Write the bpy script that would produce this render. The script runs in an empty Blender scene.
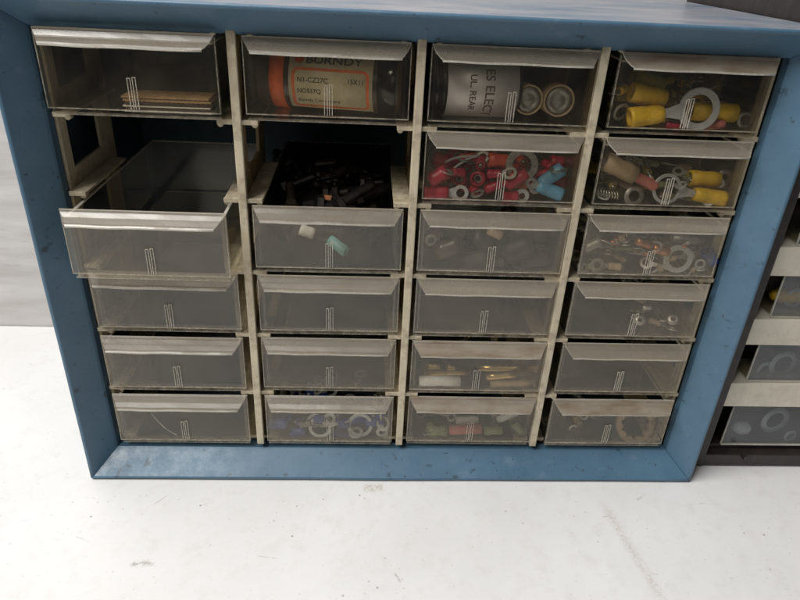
import bpy, bmesh, math, random
from mathutils import Vector, Matrix
random.seed(7)
S = bpy.context.scene
COL = S.collection
R_ = math.radians

# ------------------------------------------------------------------ camera
CAM_POS = Vector((0.22112, -0.40626, 0.39743))
RV = (0.5027, -0.0503, 0.0347)          # fitted rotation (Rodrigues)
F_PX = 648.53
def cam_rot():
    r = Vector(RV); th = r.length; k = r / th
    K = Matrix(((0, -k.z, k.y), (k.z, 0, -k.x), (-k.y, k.x, 0)))
    Rm = Matrix.Identity(3) + K * math.sin(th) + (K @ K) * (1 - math.cos(th))
    B = Matrix(((1, 0, 0), (0, 0, -1), (0, 1, 0)))
    return Rm @ B
RC = cam_rot()                           # world -> camera (x right, y down, z forward)
cd = bpy.data.cameras.new('camera'); cam = bpy.data.objects.new('camera', cd); COL.objects.link(cam)
m3 = Matrix((RC[0], -RC[1], -RC[2])).transposed()
cam.matrix_world = Matrix.Translation(CAM_POS) @ m3.to_4x4()
cd.sensor_width = 36; cd.lens = F_PX * 36 / 800; cd.clip_start = 0.01; cd.clip_end = 100
S.camera = cam

def at(u, v, y):
    d = RC.transposed() @ Vector(((u - 400) / F_PX, (v - 300) / F_PX, 1))
    t = (y - CAM_POS.y) / d.y
    return CAM_POS + d * t

# ------------------------------------------------------------------ materials
def lin(c):
    return tuple(((x / 12.92) if x <= .04045 else ((x + .055) / 1.055) ** 2.4) for x in c) + (1,)
def newmat(name):
    m = bpy.data.materials.new(name); m.use_nodes = True
    nt = m.node_tree; nt.nodes.clear()
    out = nt.nodes.new('ShaderNodeOutputMaterial')
    return m, nt, out
def N(nt, t, **kw):
    n = nt.nodes.new(t)
    for k, v in kw.items():
        if k in ('operation', 'blend_type', 'data_type', 'noise_dimensions', 'feature', 'distance'): setattr(n, k, v)
        else: n.inputs[k].default_value = v
    return n
def coords(nt, scale=(1, 1, 1)):
    tc = nt.nodes.new('ShaderNodeNewGeometry')
    mp = nt.nodes.new('ShaderNodeMapping'); mp.inputs['Scale'].default_value = scale
    nt.links.new(tc.outputs['Position'], mp.inputs['Vector'])
    return mp.outputs['Vector']
def ramp(nt, src, pts):
    r = nt.nodes.new('ShaderNodeValToRGB')
    e = r.color_ramp.elements
    while len(e) < len(pts): e.new(0.5)
    for i, (p, c) in enumerate(pts):
        e[i].position = p; e[i].color = c if len(c) == 4 else tuple(c) + (1,)
    nt.links.new(src, r.inputs['Fac'])
    return r.outputs['Color']
def g(v): return (v, v, v, 1)
def noise(nt, vec, scale, detail=4, rough=.6):
    n = N(nt, 'ShaderNodeTexNoise', Scale=scale, Detail=detail, Roughness=rough)
    nt.links.new(vec, n.inputs['Vector']); return n.outputs['Fac']
def mixc(nt, fac, a, b):
    m = nt.nodes.new('ShaderNodeMix'); m.data_type = 'RGBA'
    for inp, v in ((m.inputs['Factor'], fac), (m.inputs[6], a), (m.inputs[7], b)):
        if isinstance(v, (tuple, float, int)): inp.default_value = v
        else: nt.links.new(v, inp)
    return m.outputs[2]
def bump(nt, h, strength, dist=.001):
    b = N(nt, 'ShaderNodeBump', Strength=strength, Distance=dist)
    nt.links.new(h, b.inputs['Height']); return b.outputs['Normal']

def simple(name, col, rough=.5, metal=0, var=.25, scale=300, bumpy=0, spec=.5):
    m, nt, out = newmat(name)
    p = N(nt, 'ShaderNodeBsdfPrincipled', Roughness=rough, Metallic=metal)
    p.inputs['Specular IOR Level'].default_value = spec
    v = coords(nt); n = noise(nt, v, scale)
    a = tuple(c * (1 - var) for c in col[:3]) + (1,); b = tuple(min(1, c * (1 + var)) for c in col[:3]) + (1,)
    c = ramp(nt, n, [(.3, a), (.7, b)])
    nt.links.new(c, p.inputs['Base Color'])
    if bumpy: nt.links.new(bump(nt, n, bumpy), p.inputs['Normal'])
    nt.links.new(p.outputs[0], out.inputs[0]); return m

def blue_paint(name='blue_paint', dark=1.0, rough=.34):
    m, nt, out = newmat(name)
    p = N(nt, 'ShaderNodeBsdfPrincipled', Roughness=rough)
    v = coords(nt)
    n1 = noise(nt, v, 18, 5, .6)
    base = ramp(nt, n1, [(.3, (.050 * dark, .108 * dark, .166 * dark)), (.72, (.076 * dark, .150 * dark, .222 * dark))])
    # fine mottled grain
    n2 = noise(nt, v, 900, 2, .5)
    base = mixc(nt, ramp(nt, n2, [(.45, g(0)), (.75, g(.22))]), base, (.10, .175, .24, 1))
    # dusty scuffs
    n3 = noise(nt, coords(nt, (1, 1, 1.0)), 60, 8, .75)
    base = mixc(nt, ramp(nt, n3, [(.58, g(0)), (.72, g(.38))]), base, (.16, .22, .27, 1))
    # dark dirt spots
    n4 = noise(nt, coords(nt, (1, 1, 1.3)), 75, 5, .6)
    base = mixc(nt, ramp(nt, n4, [(.635, g(0)), (.70, g(.7))]), base, (.02, .028, .03, 1))
    n5 = noise(nt, v, 330, 3, .6)
    base = mixc(nt, ramp(nt, n5, [(.675, g(0)), (.73, g(.8))]), base, (.018, .02, .022, 1))
    nt.links.new(base, p.inputs['Base Color'])
    nt.links.new(ramp(nt, n3, [(.3, g(rough - .06)), (.75, g(rough + .25))]), p.inputs['Roughness'])
    nt.links.new(bump(nt, n2, .10, .0004), p.inputs['Normal'])
    nt.links.new(p.outputs[0], out.inputs[0]); return m

def ivory_plastic(name='ivory_plastic', col=(.52, .455, .33), grime=.36):
    m, nt, out = newmat(name)
    p = N(nt, 'ShaderNodeBsdfPrincipled', Roughness=.42)
    p.inputs['Subsurface Weight'].default_value = 0.0
    v = coords(nt)
    n1 = noise(nt, v, 40, 5)
    c = ramp(nt, n1, [(.3, tuple(x * .93 for x in col)), (.7, tuple(min(1, x * 1.07) for x in col))])
    n2 = noise(nt, coords(nt, (1, 1, .4)), 70, 6, .65)
    c = mixc(nt, ramp(nt, n2, [(.50, g(0)), (.78, g(grime))]), c, (.16, .08, .035, 1))
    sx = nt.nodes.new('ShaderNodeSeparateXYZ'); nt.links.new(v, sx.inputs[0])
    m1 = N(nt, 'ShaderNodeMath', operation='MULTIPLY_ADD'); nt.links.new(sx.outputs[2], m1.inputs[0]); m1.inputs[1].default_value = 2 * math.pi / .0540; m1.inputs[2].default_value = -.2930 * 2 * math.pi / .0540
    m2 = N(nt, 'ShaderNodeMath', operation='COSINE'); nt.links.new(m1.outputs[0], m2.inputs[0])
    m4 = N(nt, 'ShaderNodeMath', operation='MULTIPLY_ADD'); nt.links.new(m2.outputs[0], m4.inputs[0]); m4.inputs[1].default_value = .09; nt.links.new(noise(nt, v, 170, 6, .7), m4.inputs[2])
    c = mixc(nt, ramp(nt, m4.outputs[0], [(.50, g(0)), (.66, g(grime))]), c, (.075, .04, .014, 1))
    n3 = noise(nt, v, 420, 3)
    c = mixc(nt, ramp(nt, n3, [(.72, g(0)), (.80, g(.6 * grime))]), c, (.04, .025, .012, 1))
    nt.links.new(c, p.inputs['Base Color'])
    nt.links.new(p.outputs[0], out.inputs[0]); return m

def clear_plastic(name, haze=(.05, .16), tint=(.93, .915, .88), hazecol=(.46, .41, .34), rough=.07, scale=55, stain=0, bmp=.06, streak=None, sq=1.0):
    """thin clear polystyrene: see-through, glossy, with a haze of dust or painted-in light"""
    m, nt, out = newmat(name)
    tr = N(nt, 'ShaderNodeBsdfTransparent', Color=tint + (1,))
    df = N(nt, 'ShaderNodeBsdfDiffuse')
    tl = N(nt, 'ShaderNodeBsdfTranslucent', Color=hazecol + (1,))
    v = coords(nt)
    n1 = noise(nt, coords(nt, (sq, 1, 1)), scale, 6, .65)
    n2 = noise(nt, coords(nt, (1, 1, .35)), 260, 5, .7)
    hc = hazecol + (1,)
    if stain:
        ns = noise(nt, coords(nt, (.35, 1, 1)), 90, 5, .7)
        hc = mixc(nt, ramp(nt, ns, [(.42, g(0)), (.62, g(stain))]), hazecol + (1,), (.20, .11, .035, 1))
        nt.links.new(hc, df.inputs['Color'])
    else: df.inputs['Color'].default_value = hc
    dm = N(nt, 'ShaderNodeMixShader', Fac=.35)
    nt.links.new(df.outputs[0], dm.inputs[1]); nt.links.new(tl.outputs[0], dm.inputs[2])
    f1 = ramp(nt, n1, [(.32, g(haze[0])), (.70, g(haze[1]))])
    f2 = ramp(nt, n2, [(.55, g(0)), (.75, g(haze[1] * .6 if streak is None else streak))])
    ad = N(nt, 'ShaderNodeMath', operation='ADD', use_clamp=True) if False else N(nt, 'ShaderNodeMath', operation='ADD')
    nt.links.new(f1, ad.inputs[0]); nt.links.new(f2, ad.inputs[1])
    mx = nt.nodes.new('ShaderNodeMixShader')
    nt.links.new(ad.outputs[0], mx.inputs[0]); nt.links.new(tr.outputs[0], mx.inputs[1]); nt.links.new(dm.outputs[0], mx.inputs[2])
    gl = N(nt, 'ShaderNodeBsdfGlossy', Roughness=rough, Color=(1, 1, 1, 1))
    # Fresnel that behaves the same on both faces of a thin wall
    ge = nt.nodes.new('ShaderNodeNewGeometry')
    ior = nt.nodes.new('ShaderNodeMix'); ior.data_type = 'FLOAT'
    ior.inputs[2].default_value = 1.5; ior.inputs[3].default_value = 1 / 1.5
    nt.links.new(ge.outputs['Backfacing'], ior.inputs[0])
    fr = nt.nodes.new('ShaderNodeFresnel'); nt.links.new(ior.outputs[0], fr.inputs['IOR'])
    if bmp:
        b = bump(nt, n1, bmp, .001); nt.links.new(b, gl.inputs['Normal'])
    m2 = nt.nodes.new('ShaderNodeMixShader')
    nt.links.new(fr.outputs[0], m2.inputs[0]); nt.links.new(mx.outputs[0], m2.inputs[1]); nt.links.new(gl.outputs[0], m2.inputs[2])
    nt.links.new(m2.outputs[0], out.inputs[0]); return m

M = {}
M['blue'] = blue_paint()
M['blue_shaded'] = blue_paint('blue_paint_shaded', .55, .5)
M['ivory'] = ivory_plastic()
M['ivory_brown'] = ivory_plastic('yellowed_plastic', (.30, .225, .115), .6)
M['ivory_clean'] = ivory_plastic('cream_plastic', (.56, .52, .43), .12)
M['clear'] = clear_plastic('dusty_veiled_front_plastic', (.015, .15), hazecol=(.50, .42, .28), scale=11, stain=.45, bmp=.14)  # dust, plus the worktop's reflected veil painted into the lower fronts
M['clear_top'] = clear_plastic('less_veiled_front_plastic', (.008, .085), hazecol=(.44, .37, .28), scale=14, stain=.4, bmp=.12)  # upper fronts: less of the painted reflection veil
M['bead'] = clear_plastic('plastic_bead', (.06, .50), hazecol=(.66, .60, .50), rough=.1, scale=160)
M['ribs'] = clear_plastic('moulded_ribs', (.15, .95), hazecol=(.80, .75, .66), rough=.06, scale=900)  # fine noise paints broken glare along the ribs
M['side'] = clear_plastic('clear_side_plastic', (.004, .022), hazecol=(.14, .13, .115), rough=.12, streak=.015)
M['lip'] = clear_plastic('frosted_lip_plastic', (.15, .38), hazecol=(.52, .46, .37), rough=.30, scale=60, bmp=0, streak=.10, sq=.12)
M['lip_dirty'] = clear_plastic('stained_lip_plastic', (.48, .62), hazecol=(.48, .42, .34), rough=.32, scale=60, stain=.6, bmp=0, streak=.10, sq=.12)
M['edge'] = clear_plastic('plastic_edge', (.50, .75), hazecol=(.80, .76, .68), rough=.1)  # whitish haze paints in the light gathered by the rims
M['greasy'] = clear_plastic('shade_dark_side_plastic', (.35, .75), tint=(.35, .33, .30), hazecol=(.012, .010, .009), rough=.3)  # near-black walls: the dark slot's shade put into their colour
M['smoky'] = clear_plastic('smoky_plastic', (.10, .22), tint=(.80, .81, .82), hazecol=(.30, .32, .34), rough=.1)
M['black'] = simple('dark_plastic', (.026, .020, .018), .45, var=.35, scale=120, bumpy=.1)
M['yellow'] = simple('yellow_vinyl', (.74, .47, .025), .38, var=.18)
M['olive'] = simple('olive_vinyl', (.33, .27, .05), .45, var=.2)
M['red'] = simple('red_vinyl', (.36, .012, .040), .35, var=.25)
M['orange_red'] = simple('orange_red_vinyl', (.45, .05, .02), .4, var=.2)
M['pink'] = simple('faded_red_vinyl', (.52, .16, .13), .5, var=.15)
M['tan'] = simple('tan_vinyl', (.42, .31, .19), .5, var=.15)
M['cblue'] = simple('pale_blue_vinyl', (.12, .33, .50), .38, var=.2)
M['dblue'] = simple('blue_vinyl', (.03, .075, .30), .4, var=.2)
M['teal'] = simple('pale_teal_plastic', (.20, .44, .42), .4, var=.15)
M['green'] = simple('grey_green_vinyl', (.19, .21, .10), .5, var=.2)
M['white'] = simple('white_plastic', (.72, .72, .70), .4, var=.1)
M['tin'] = simple('tinned_metal', (.62, .60, .56), .38, metal=1, var=.25, bumpy=.15)
M['dull'] = simple('dull_grey_metal', (.33, .32, .29), .5, metal=.8, var=.35, bumpy=.2)
M['plate'] = simple('satin_plated_metal', (.55, .56, .56), .45, metal=.5, var=.12)
M['dark_metal'] = simple('dark_steel', (.05, .045, .04), .45, metal=.8, var=.4, bumpy=.2)
M['brass'] = simple('brass', (.72, .52, .22), .3, metal=1, var=.2)
M['copper'] = simple('copper', (.62, .27, .13), .4, metal=.9, var=.2)
M['card'] = simple('brown_card', (.36, .22, .10), .8, var=.3, scale=200)
M['paper'] = simple('white_card', (.62, .58, .50), .7, var=.1)
M['cream_paper'] = simple('cream_label_paper', (.60, .52, .33), .6, var=.14, scale=150)
M['orange_ink'] = simple('orange_ink', (.72, .13, .03), .5, var=.15)
M['ink'] = simple('black_ink', (.025, .022, .02), .5, var=.2)
M['faded_ink'] = simple('faded_ink', (.085, .075, .06), .6, var=.4, scale=250)
M['silver_label'] = simple('silver_label', (.60, .57, .57), .40, metal=.3, var=.1, scale=60)
M['black_shiny'] = simple('glossy_black_plastic', (.012, .012, .013), .14, var=.2)
M['amber'] = simple('dark_brown_plastic', (.055, .04, .03), .25, var=.3, scale=60)

def wood_wall():
    m, nt, out = newmat('white_painted_wall')
    p = N(nt, 'ShaderNodeBsdfPrincipled', Roughness=.55)
    v = coords(nt)
    n1 = noise(nt, coords(nt, (.8, 1, 6)), 9, 6, .6)
    c = ramp(nt, n1, [(.3, (.42, .395, .375)), (.7, (.58, .555, .54))])
    n2 = noise(nt, coords(nt, (1, 1, 9)), 28, 4, .7)
    c = mixc(nt, ramp(nt, n2, [(.60, g(0)), (.72, g(.45))]), c, (.33, .31, .29, 1))
    n3 = noise(nt, v, 130, 3)
    c = mixc(nt, ramp(nt, n3, [(.70, g(0)), (.76, g(.5))]), c, (.25, .23, .21, 1))
    nt.links.new(c, p.inputs['Base Color']); nt.links.new(bump(nt, n1, .3, .002), p.inputs['Normal'])
    nt.links.new(p.outputs[0], out.inputs[0]); return m
def table_mat():
    m, nt, out = newmat('white_worktop')
    p = N(nt, 'ShaderNodeBsdfPrincipled', Roughness=.42)
    v = coords(nt)
    n1 = noise(nt, v, 7, 6, .6)
    c = ramp(nt, n1, [(.25, (.66, .65, .635)), (.75, (.755, .745, .735))])
    n2 = noise(nt, v, 55, 6, .75)
    c = mixc(nt, ramp(nt, n2, [(.50, g(0)), (.76, g(.32))]), c, (.50, .47, .44, 1))
    # specks of grit
    vo = N(nt, 'ShaderNodeTexVoronoi', Scale=85.0); nt.links.new(v, vo.inputs['Vector'])
    sp = ramp(nt, vo.outputs['Distance'], [(.045, g(.75)), (.10, g(0))])
    n4 = noise(nt, v, 16, 3)
    sel = ramp(nt, n4, [(.50, g(0)), (.62, g(1))])
    mu = N(nt, 'ShaderNodeMath', operation='MULTIPLY'); nt.links.new(sp, mu.inputs[0]); nt.links.new(sel, mu.inputs[1])
    c = mixc(nt, mu.outputs[0], c, (.16, .13, .10, 1))
    n5 = noise(nt, v, 430, 3, .6)
    c = mixc(nt, ramp(nt, n5, [(.69, g(0)), (.74, g(.6))]), c, (.30, .27, .23, 1))
    # fine scratches, two directions
    for rot, sc, th in ((.6, (9, 9, 1), .86),):
        mp = nt.nodes.new('ShaderNodeMapping'); mp.inputs['Location'].default_value = (3, 1, 0); mp.inputs['Rotation'].default_value = (0, 0, rot); mp.inputs['Scale'].default_value = sc
        ge = nt.nodes.new('ShaderNodeNewGeometry'); nt.links.new(ge.outputs['Position'], mp.inputs['Vector'])
        n6 = noise(nt, mp.outputs['Vector'], 6, 3, .5)
        c = mixc(nt, ramp(nt, n6, [(th - .01, g(0)), (th + .02, g(.38))]), c, (.40, .36, .33, 1))
    # a worn brown streak running towards the front edge and some smudges
    def streak(c, a, b, wid, col, k, grain):
        ax, ay = a; bx, by = b; L = math.hypot(bx - ax, by - ay); dx, dy = (bx - ax) / L, (by - ay) / L
        ge = nt.nodes.new('ShaderNodeNewGeometry'); sx = nt.nodes.new('ShaderNodeSeparateXYZ'); nt.links.new(ge.outputs['Position'], sx.inputs[0])
        def lincomb(px, py, off):
            m1 = N(nt, 'ShaderNodeMath', operation='MULTIPLY'); m1.inputs[1].default_value = px; nt.links.new(sx.outputs[0], m1.inputs[0])
            m2 = N(nt, 'ShaderNodeMath', operation='MULTIPLY'); m2.inputs[1].default_value = py; nt.links.new(sx.outputs[1], m2.inputs[0])
            s = N(nt, 'ShaderNodeMath', operation='ADD'); nt.links.new(m1.outputs[0], s.inputs[0]); nt.links.new(m2.outputs[0], s.inputs[1])
            t = N(nt, 'ShaderNodeMath', operation='ADD'); t.inputs[1].default_value = off; nt.links.new(s.outputs[0], t.inputs[0])
            return t.outputs[0]
        cx, cy = (ax + bx) / 2, (ay + by) / 2
        al = lincomb(dx / (L / 2), dy / (L / 2), -(dx * cx + dy * cy) / (L / 2))
        pe = lincomb(-dy / wid, dx / wid, (dy * cx - dx * cy) / wid)
        def absr(s, p0, p1):
            ab = N(nt, 'ShaderNodeMath', operation='ABSOLUTE'); nt.links.new(s, ab.inputs[0])
            return ramp(nt, ab.outputs[0], [(p0, g(1)), (p1, g(0))])
        q = N(nt, 'ShaderNodeMath', operation='MULTIPLY'); nt.links.new(absr(al, .7, 1.0), q.inputs[0]); nt.links.new(absr(pe, .1, 1.0), q.inputs[1])
        nn = noise(nt, v, grain, 6, .8)
        q2 = N(nt, 'ShaderNodeMath', operation='MULTIPLY'); nt.links.new(q.outputs[0], q2.inputs[0]); nt.links.new(ramp(nt, nn, [(.42, g(0)), (.62, g(k))]), q2.inputs[1])
        return mixc(nt, q2.outputs[0], c, col)
    c = streak(c, TS[0], TS[1], .0055, (.42, .34, .29, 1), .6, 500)
    c = streak(c, TS[2], TS[3], .004, (.28, .25, .22, 1), .9, 260)
    c = streak(c, TS[4], TS[5], .0012, (.22, .12, .05, 1), 1, 60)
    c = streak(c, TS[6], TS[7], .0012, (.08, .07, .06, 1), 1, 90)
    c = streak(c, TS[8], TS[9], .006, (.34, .28, .16, 1), .7, 300)
    rs = random.Random(4)
    for k in range(9):
        u, v_ = rs.uniform(20, 780), rs.uniform(495, 590); a = rs.uniform(-.9, .5); L = rs.uniform(5, 26)
        c = streak(c, atz(u, v_), atz(u + L * math.cos(a), v_ + L * math.sin(a)), .00055, (.30, .26, .22, 1), .8, 120)
    nt.links.new(c, p.inputs['Base Color'])
    nt.links.new(bump(nt, n2, .08, .001), p.inputs['Normal'])
    nt.links.new(p.outputs[0], out.inputs[0]); return m
def atz(u, v, z=0):
    d = RC.transposed() @ Vector(((u - 400) / F_PX, (v - 300) / F_PX, 1)); t = (z - CAM_POS.z) / d.z
    q = CAM_POS + d * t; return (q.x, q.y)
TS = [atz(600, 498), atz(672, 612), atz(128, 563), atz(156, 561), atz(637, 499), atz(646, 493), atz(394, 571), atz(402, 583), atz(362, 487), atz(384, 486)]
def glare_top():
    m, nt, out = newmat('glare_blue_paint')  # pale glare on the cabinet top painted into its colour, mottled like dust
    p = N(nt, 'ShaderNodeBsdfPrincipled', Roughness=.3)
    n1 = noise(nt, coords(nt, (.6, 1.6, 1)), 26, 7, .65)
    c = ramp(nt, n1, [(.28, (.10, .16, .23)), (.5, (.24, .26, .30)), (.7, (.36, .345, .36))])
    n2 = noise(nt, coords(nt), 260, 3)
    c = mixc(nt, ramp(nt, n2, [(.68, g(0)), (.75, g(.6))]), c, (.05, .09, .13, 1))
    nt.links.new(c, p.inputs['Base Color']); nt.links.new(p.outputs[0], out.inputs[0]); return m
M['dusty'] = glare_top()  # cabinet top with glare put into the colour
M['wall'] = wood_wall(); M['table'] = table_mat()

# ------------------------------------------------------------------ mesh helpers
class MB:
    def __init__(s): s.bm = bmesh.new()
    def box(s, x0, x1, y0, y1, z0, z1, mi=0, bev=0):
        b = bmesh.new()
        vs = [b.verts.new((x, y, z)) for x in (x0, x1) for y in (y0, y1) for z in (z0, z1)]
        for f in ((0, 1, 3, 2), (4, 6, 7, 5), (0, 4, 5, 1), (2, 3, 7, 6), (0, 2, 6, 4), (1, 5, 7, 3)):
            b.faces.new([vs[i] for i in f])
        if bev: bmesh.ops.bevel(b, geom=b.edges[:], offset=bev, segments=2, affect='EDGES', profile=.6)
        s.merge(b, mi); return s
    def merge(s, b, mi=0, mat=None):
        bmesh.ops.recalc_face_normals(b, faces=b.faces[:])
        mp = {}
        for v in b.verts: mp[v] = s.bm.verts.new(mat @ v.co if mat else v.co)
        for f in b.faces:
            try: nf = s.bm.faces.new([mp[v] for v in f.verts])
            except ValueError: continue
            nf.material_index = mi if mi >= 0 else f.material_index; nf.smooth = f.smooth
        b.free()
    def lathe(s, prof, axis='X', seg=32, mi=0, close=True, mat=None):
        """prof: (t along axis, radius); solid of revolution"""
        b = bmesh.new(); rings = []
        for t, r in prof:
            if r < 1e-7: rings.append([b.verts.new(ax(axis, t, 0, 0))]); continue
            rings.append([b.verts.new(ax(axis, t, r * math.cos(2 * math.pi * k / seg), r * math.sin(2 * math.pi * k / seg))) for k in range(seg)])
        for a, c in zip(rings, rings[1:]):
            for k in range(seg):
                k2 = (k + 1) % seg
                q = []
                for v in (a[k % len(a)], a[k2 % len(a)], c[k2 % len(c)], c[k % len(c)]):
                    if v not in q: q.append(v)
                if len(q) > 2:
                    f = b.faces.new(q); f.smooth = seg > 8
        s.merge(b, mi, mat); return s
    def prism(s, outline, y0, y1, mi=0, holes=None, bev=0):
        """outline in (x,z), extruded along y"""
        b = bmesh.new()
        vs = [b.verts.new((x, y0, z)) for x, z in outline]
        f = b.faces.new(vs)
        r = bmesh.ops.extrude_face_region(b, geom=[f])
        for e in r['geom']:
            if isinstance(e, bmesh.types.BMVert): e.co.y = y1
        if bev: bmesh.ops.bevel(b, geom=b.edges[:], offset=bev, segments=1, affect='EDGES')
        s.merge(b, mi); return s
    def tube(s, pts, r, seg=8, mi=0):
        b = bmesh.new(); pts = [Vector(p) for p in pts]; prev = None
        for i, p in enumerate(pts):
            d = (pts[min(i + 1, len(pts) - 1)] - pts[max(i - 1, 0)]).normalized()
            up = Vector((0, 0, 1)) if abs(d.z) < .9 else Vector((1, 0, 0))
            a = d.cross(up).normalized(); c = d.cross(a)
            ring = [b.verts.new(p + (a * math.cos(2 * math.pi * k / seg) + c * math.sin(2 * math.pi * k / seg)) * r) for k in range(seg)]
            if prev:
                for k in range(seg):
                    f = b.faces.new([prev[k], prev[(k + 1) % seg], ring[(k + 1) % seg], ring[k]]); f.smooth = True
            else: b.faces.new(ring[::-1])
            prev = ring
        b.faces.new(prev)
        s.merge(b, mi); return s
    def mesh(s, name):
        me = bpy.data.meshes.new(name); s.bm.to_mesh(me); s.bm.free(); return me
def ax(axis, t, a, b):
    return {'X': (t, a, b), 'Y': (a, t, b), 'Z': (a, b, t)}[axis]
def link(name, me, mats, parent=None, loc=None, label=None):
    if mats is not None and not me.materials:
        for m in (mats if isinstance(mats, (list, tuple)) else [mats]): me.materials.append(M[m] if isinstance(m, str) else m)
    o = bpy.data.objects.new(name, me); COL.objects.link(o)
    if parent: o.parent = parent
    if loc is not None: o.location = loc
    if label: o['label'] = label
    return o
def tag(o, label, cat, group=None):
    if len(label.split()) > 16: print('LONG LABEL', label)
    o['label'] = label; o['category'] = cat
    if group: o['group'] = group
    return o
def empty(name, label, cat, loc=(0, 0, 0), group=None):
    o = bpy.data.objects.new(name, None); o.empty_display_size = .01; COL.objects.link(o); o.location = loc
    return tag(o, label, cat, group)

# ------------------------------------------------------------------ setting
W, H, WD, DD, DEP = .508, .36366, .0185, .0198, .2390
b = MB(); b.box(-1.2, 1.6, -.60, .2405, -.03, -.0013, bev=.002)
o = link('table', b.mesh('table'), 'table'); o['kind'] = 'structure'
b = MB(); b.box(-1.2, 1.6, .241, .26, -.05, 1.1)
o = link('wall', b.mesh('wall'), 'wall'); o['kind'] = 'structure'

# ------------------------------------------------------------------ blue cabinet
cab = empty('parts_cabinet', 'blue painted metal cabinet with four columns of clear drawers on the white table', 'cabinet', (W / 2, 0, 0))
def P(name, me, mats, label=None):
    o = link(name, me, mats, cab, label=label); o.matrix_parent_inverse = Matrix.Translation((-W / 2, 0, 0)); return o
# mitred sloping frame: one bar, profile in (u inward, y back), swept between mitres
prof = [(0.0, .010), (0.0, .0016), (.0004, .0006), (.0014, .0), (.0030, .0004), (WD - .0012, DD - .0022), (WD, DD - .0004), (WD + .0001, DD + .007), (WD - .0012, DD + .007), (WD - .0014, DD + .0005), (.0022, .0022), (.0012, .010)]
def frame_bar(side):
    b = bmesh.new(); ends = []
    gap = .00018
    for e in (0, 1):
        ring = []
        for u, y in prof:
            if side == 'bottom': x = (u + gap) if e == 0 else W - u - gap; z = u
            elif side == 'top': x = (u + gap) if e == 0 else W - u - gap; z = H - u
            elif side == 'left': x = u; z = (u + gap) if e == 0 else H - u - gap
            else: x = W - u; z = (u + gap) if e == 0 else H - u - gap
            ring.append(Vector((x, y, z)))
        ends.append(ring)
    n = len(prof); seg = 24; rows = []
    for k in range(seg + 1):
        t = k / seg
        row = []
        for i in range(n):
            p = ends[0][i].lerp(ends[1][i], t)
            w = .00025 * math.sin(t * 9 + i * .1) * math.sin(math.pi * t) + .0002 * math.sin(t * 23)* math.sin(math.pi * t)
            p.y += w
            row.append(b.verts.new(p))
        rows.append(row)
    for a, c in zip(rows, rows[1:]):
        for i in range(n):
            f = b.faces.new([a[i], a[(i + 1) % n], c[(i + 1) % n], c[i]]); f.smooth = i in (1, 2, 3)
    b.faces.new(rows[0]); b.faces.new(rows[-1])
    mb = MB(); mb.merge(b); return mb.mesh('frame_bar')
for side in ('bottom', 'top', 'left', 'right'):
    P('frame_bar', frame_bar(side), 'blue', side + ' bar of the sloping frame')
# housing shell
def shell(x0, x1, y0, y1, z0, z1, t, mb, mi=0):
    mb.box(x0, x1, y0, y1, z1 - t, z1, mi); mb.box(x0, x1, y0, y1, z0, z0 + t, mi)
    mb.box(x0, x0 + t, y0, y1, z0 + t, z1 - t, mi); mb.box(x1 - t, x1, y0, y1, z0 + t, z1 - t, mi)
    mb.box(x0 + t, x1 - t, y1 - t, y1, z0 + t, z1 - t, mi); return mb
P('housing', shell(.0014, W - .0014, .0104, DEP, .0014, H - .0014, .001, MB()).mesh('housing'), 'blue')
P('top_panel', MB().box(.0006, W - .0006, .0012, DEP, H - .00139, H + .0001, bev=.0005).mesh('top_panel'), 'dusty', 'pale top of the cabinet with painted glare')
# a slightly raised lid rim seen along the top front edge
# inner liner: same blue paint, interior shade put into its colour
P('liner', shell(.0030, W - .0030, .034, DEP - .004, .0030, H - .0030, .0006, MB()).mesh('liner'), 'blue_shaded')

# plastic lattice: posts, side panels with windows, rails with little studs
COLX = [.0770, .1958, .3128, .4303]       # column centres
POST = [.0190, .1378, .2540, .3690, .4882]
ROWZ = [.2937, .2405, .1859, .1325, .0781, .0238]   # drawer undersides
DW, DH = .1062, .0503
def lattice(i):
    x = POST[i]; mb = MB()
    edge = i in (0, 4)
    zt, zb = .3478, .0245
    if not edge:
        # rounded front post
        mb.box(x - .00285, x + .00285, .0162, .0212, zb, zt, bev=.0009)
    th = .0011
    y0, y1 = (.0290 if edge else .0215), .118
    # side panel: vertical strips + cross pieces per row
    pm = 0 if edge else 1
    for (a, c) in ((y0, .040), (.092, y1)):
        mb.box(x - th, x + th, a, c, zb, zt, pm)
    zs = [zb] + [z - .0022 for z in ROWZ[::-1]] + [zt]
    for z in ROWZ:
        mb.box(x - th * .9, x + th * .9, .040, .092, z - .004, z + .0115, pm)
    mb.box(x - th * .9, x + th * .9, .040, .092, zt - .010, zt - .0004)
    me = mb.mesh('divider'); P('divider', me, ['ivory', 'ivory_brown'])
    for k, z in enumerate(ROWZ + [.3490]):
        if k == 6 and edge: continue
        for s in (-1, 1):
            if (i == 0 and s < 0) or (i == 4 and s > 0): continue
            mb = MB()
            wdt = .0132 if not edge else .0125
            xa, xb = sorted((x + s * (th + .00005), x + s * wdt))
            zr = z - .0017
            yf = .0240 if edge else .0200
            if k == 5: yf = .0300
            mb.box(xa, xb, yf, .106, zr - .0010, zr + .0010, bev=.0004)
            xe = x + s * (wdt - .0022)
            mb.lathe([(yf - .001, 0), (yf - .001, .0020), (yf + .0045, .0020), (yf + .0045, 0)], 'Y', 12, mat=Matrix.Translation((xe, 0, zr - .0014)))
            mb.box(xa, xb - .0001, yf - .0014, yf + .0002, zr - .0016, zr + .0016, bev=.0004)
            P('rail', mb.mesh('rail'), 'ivory')
for i in range(5): lattice(i)

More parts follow.
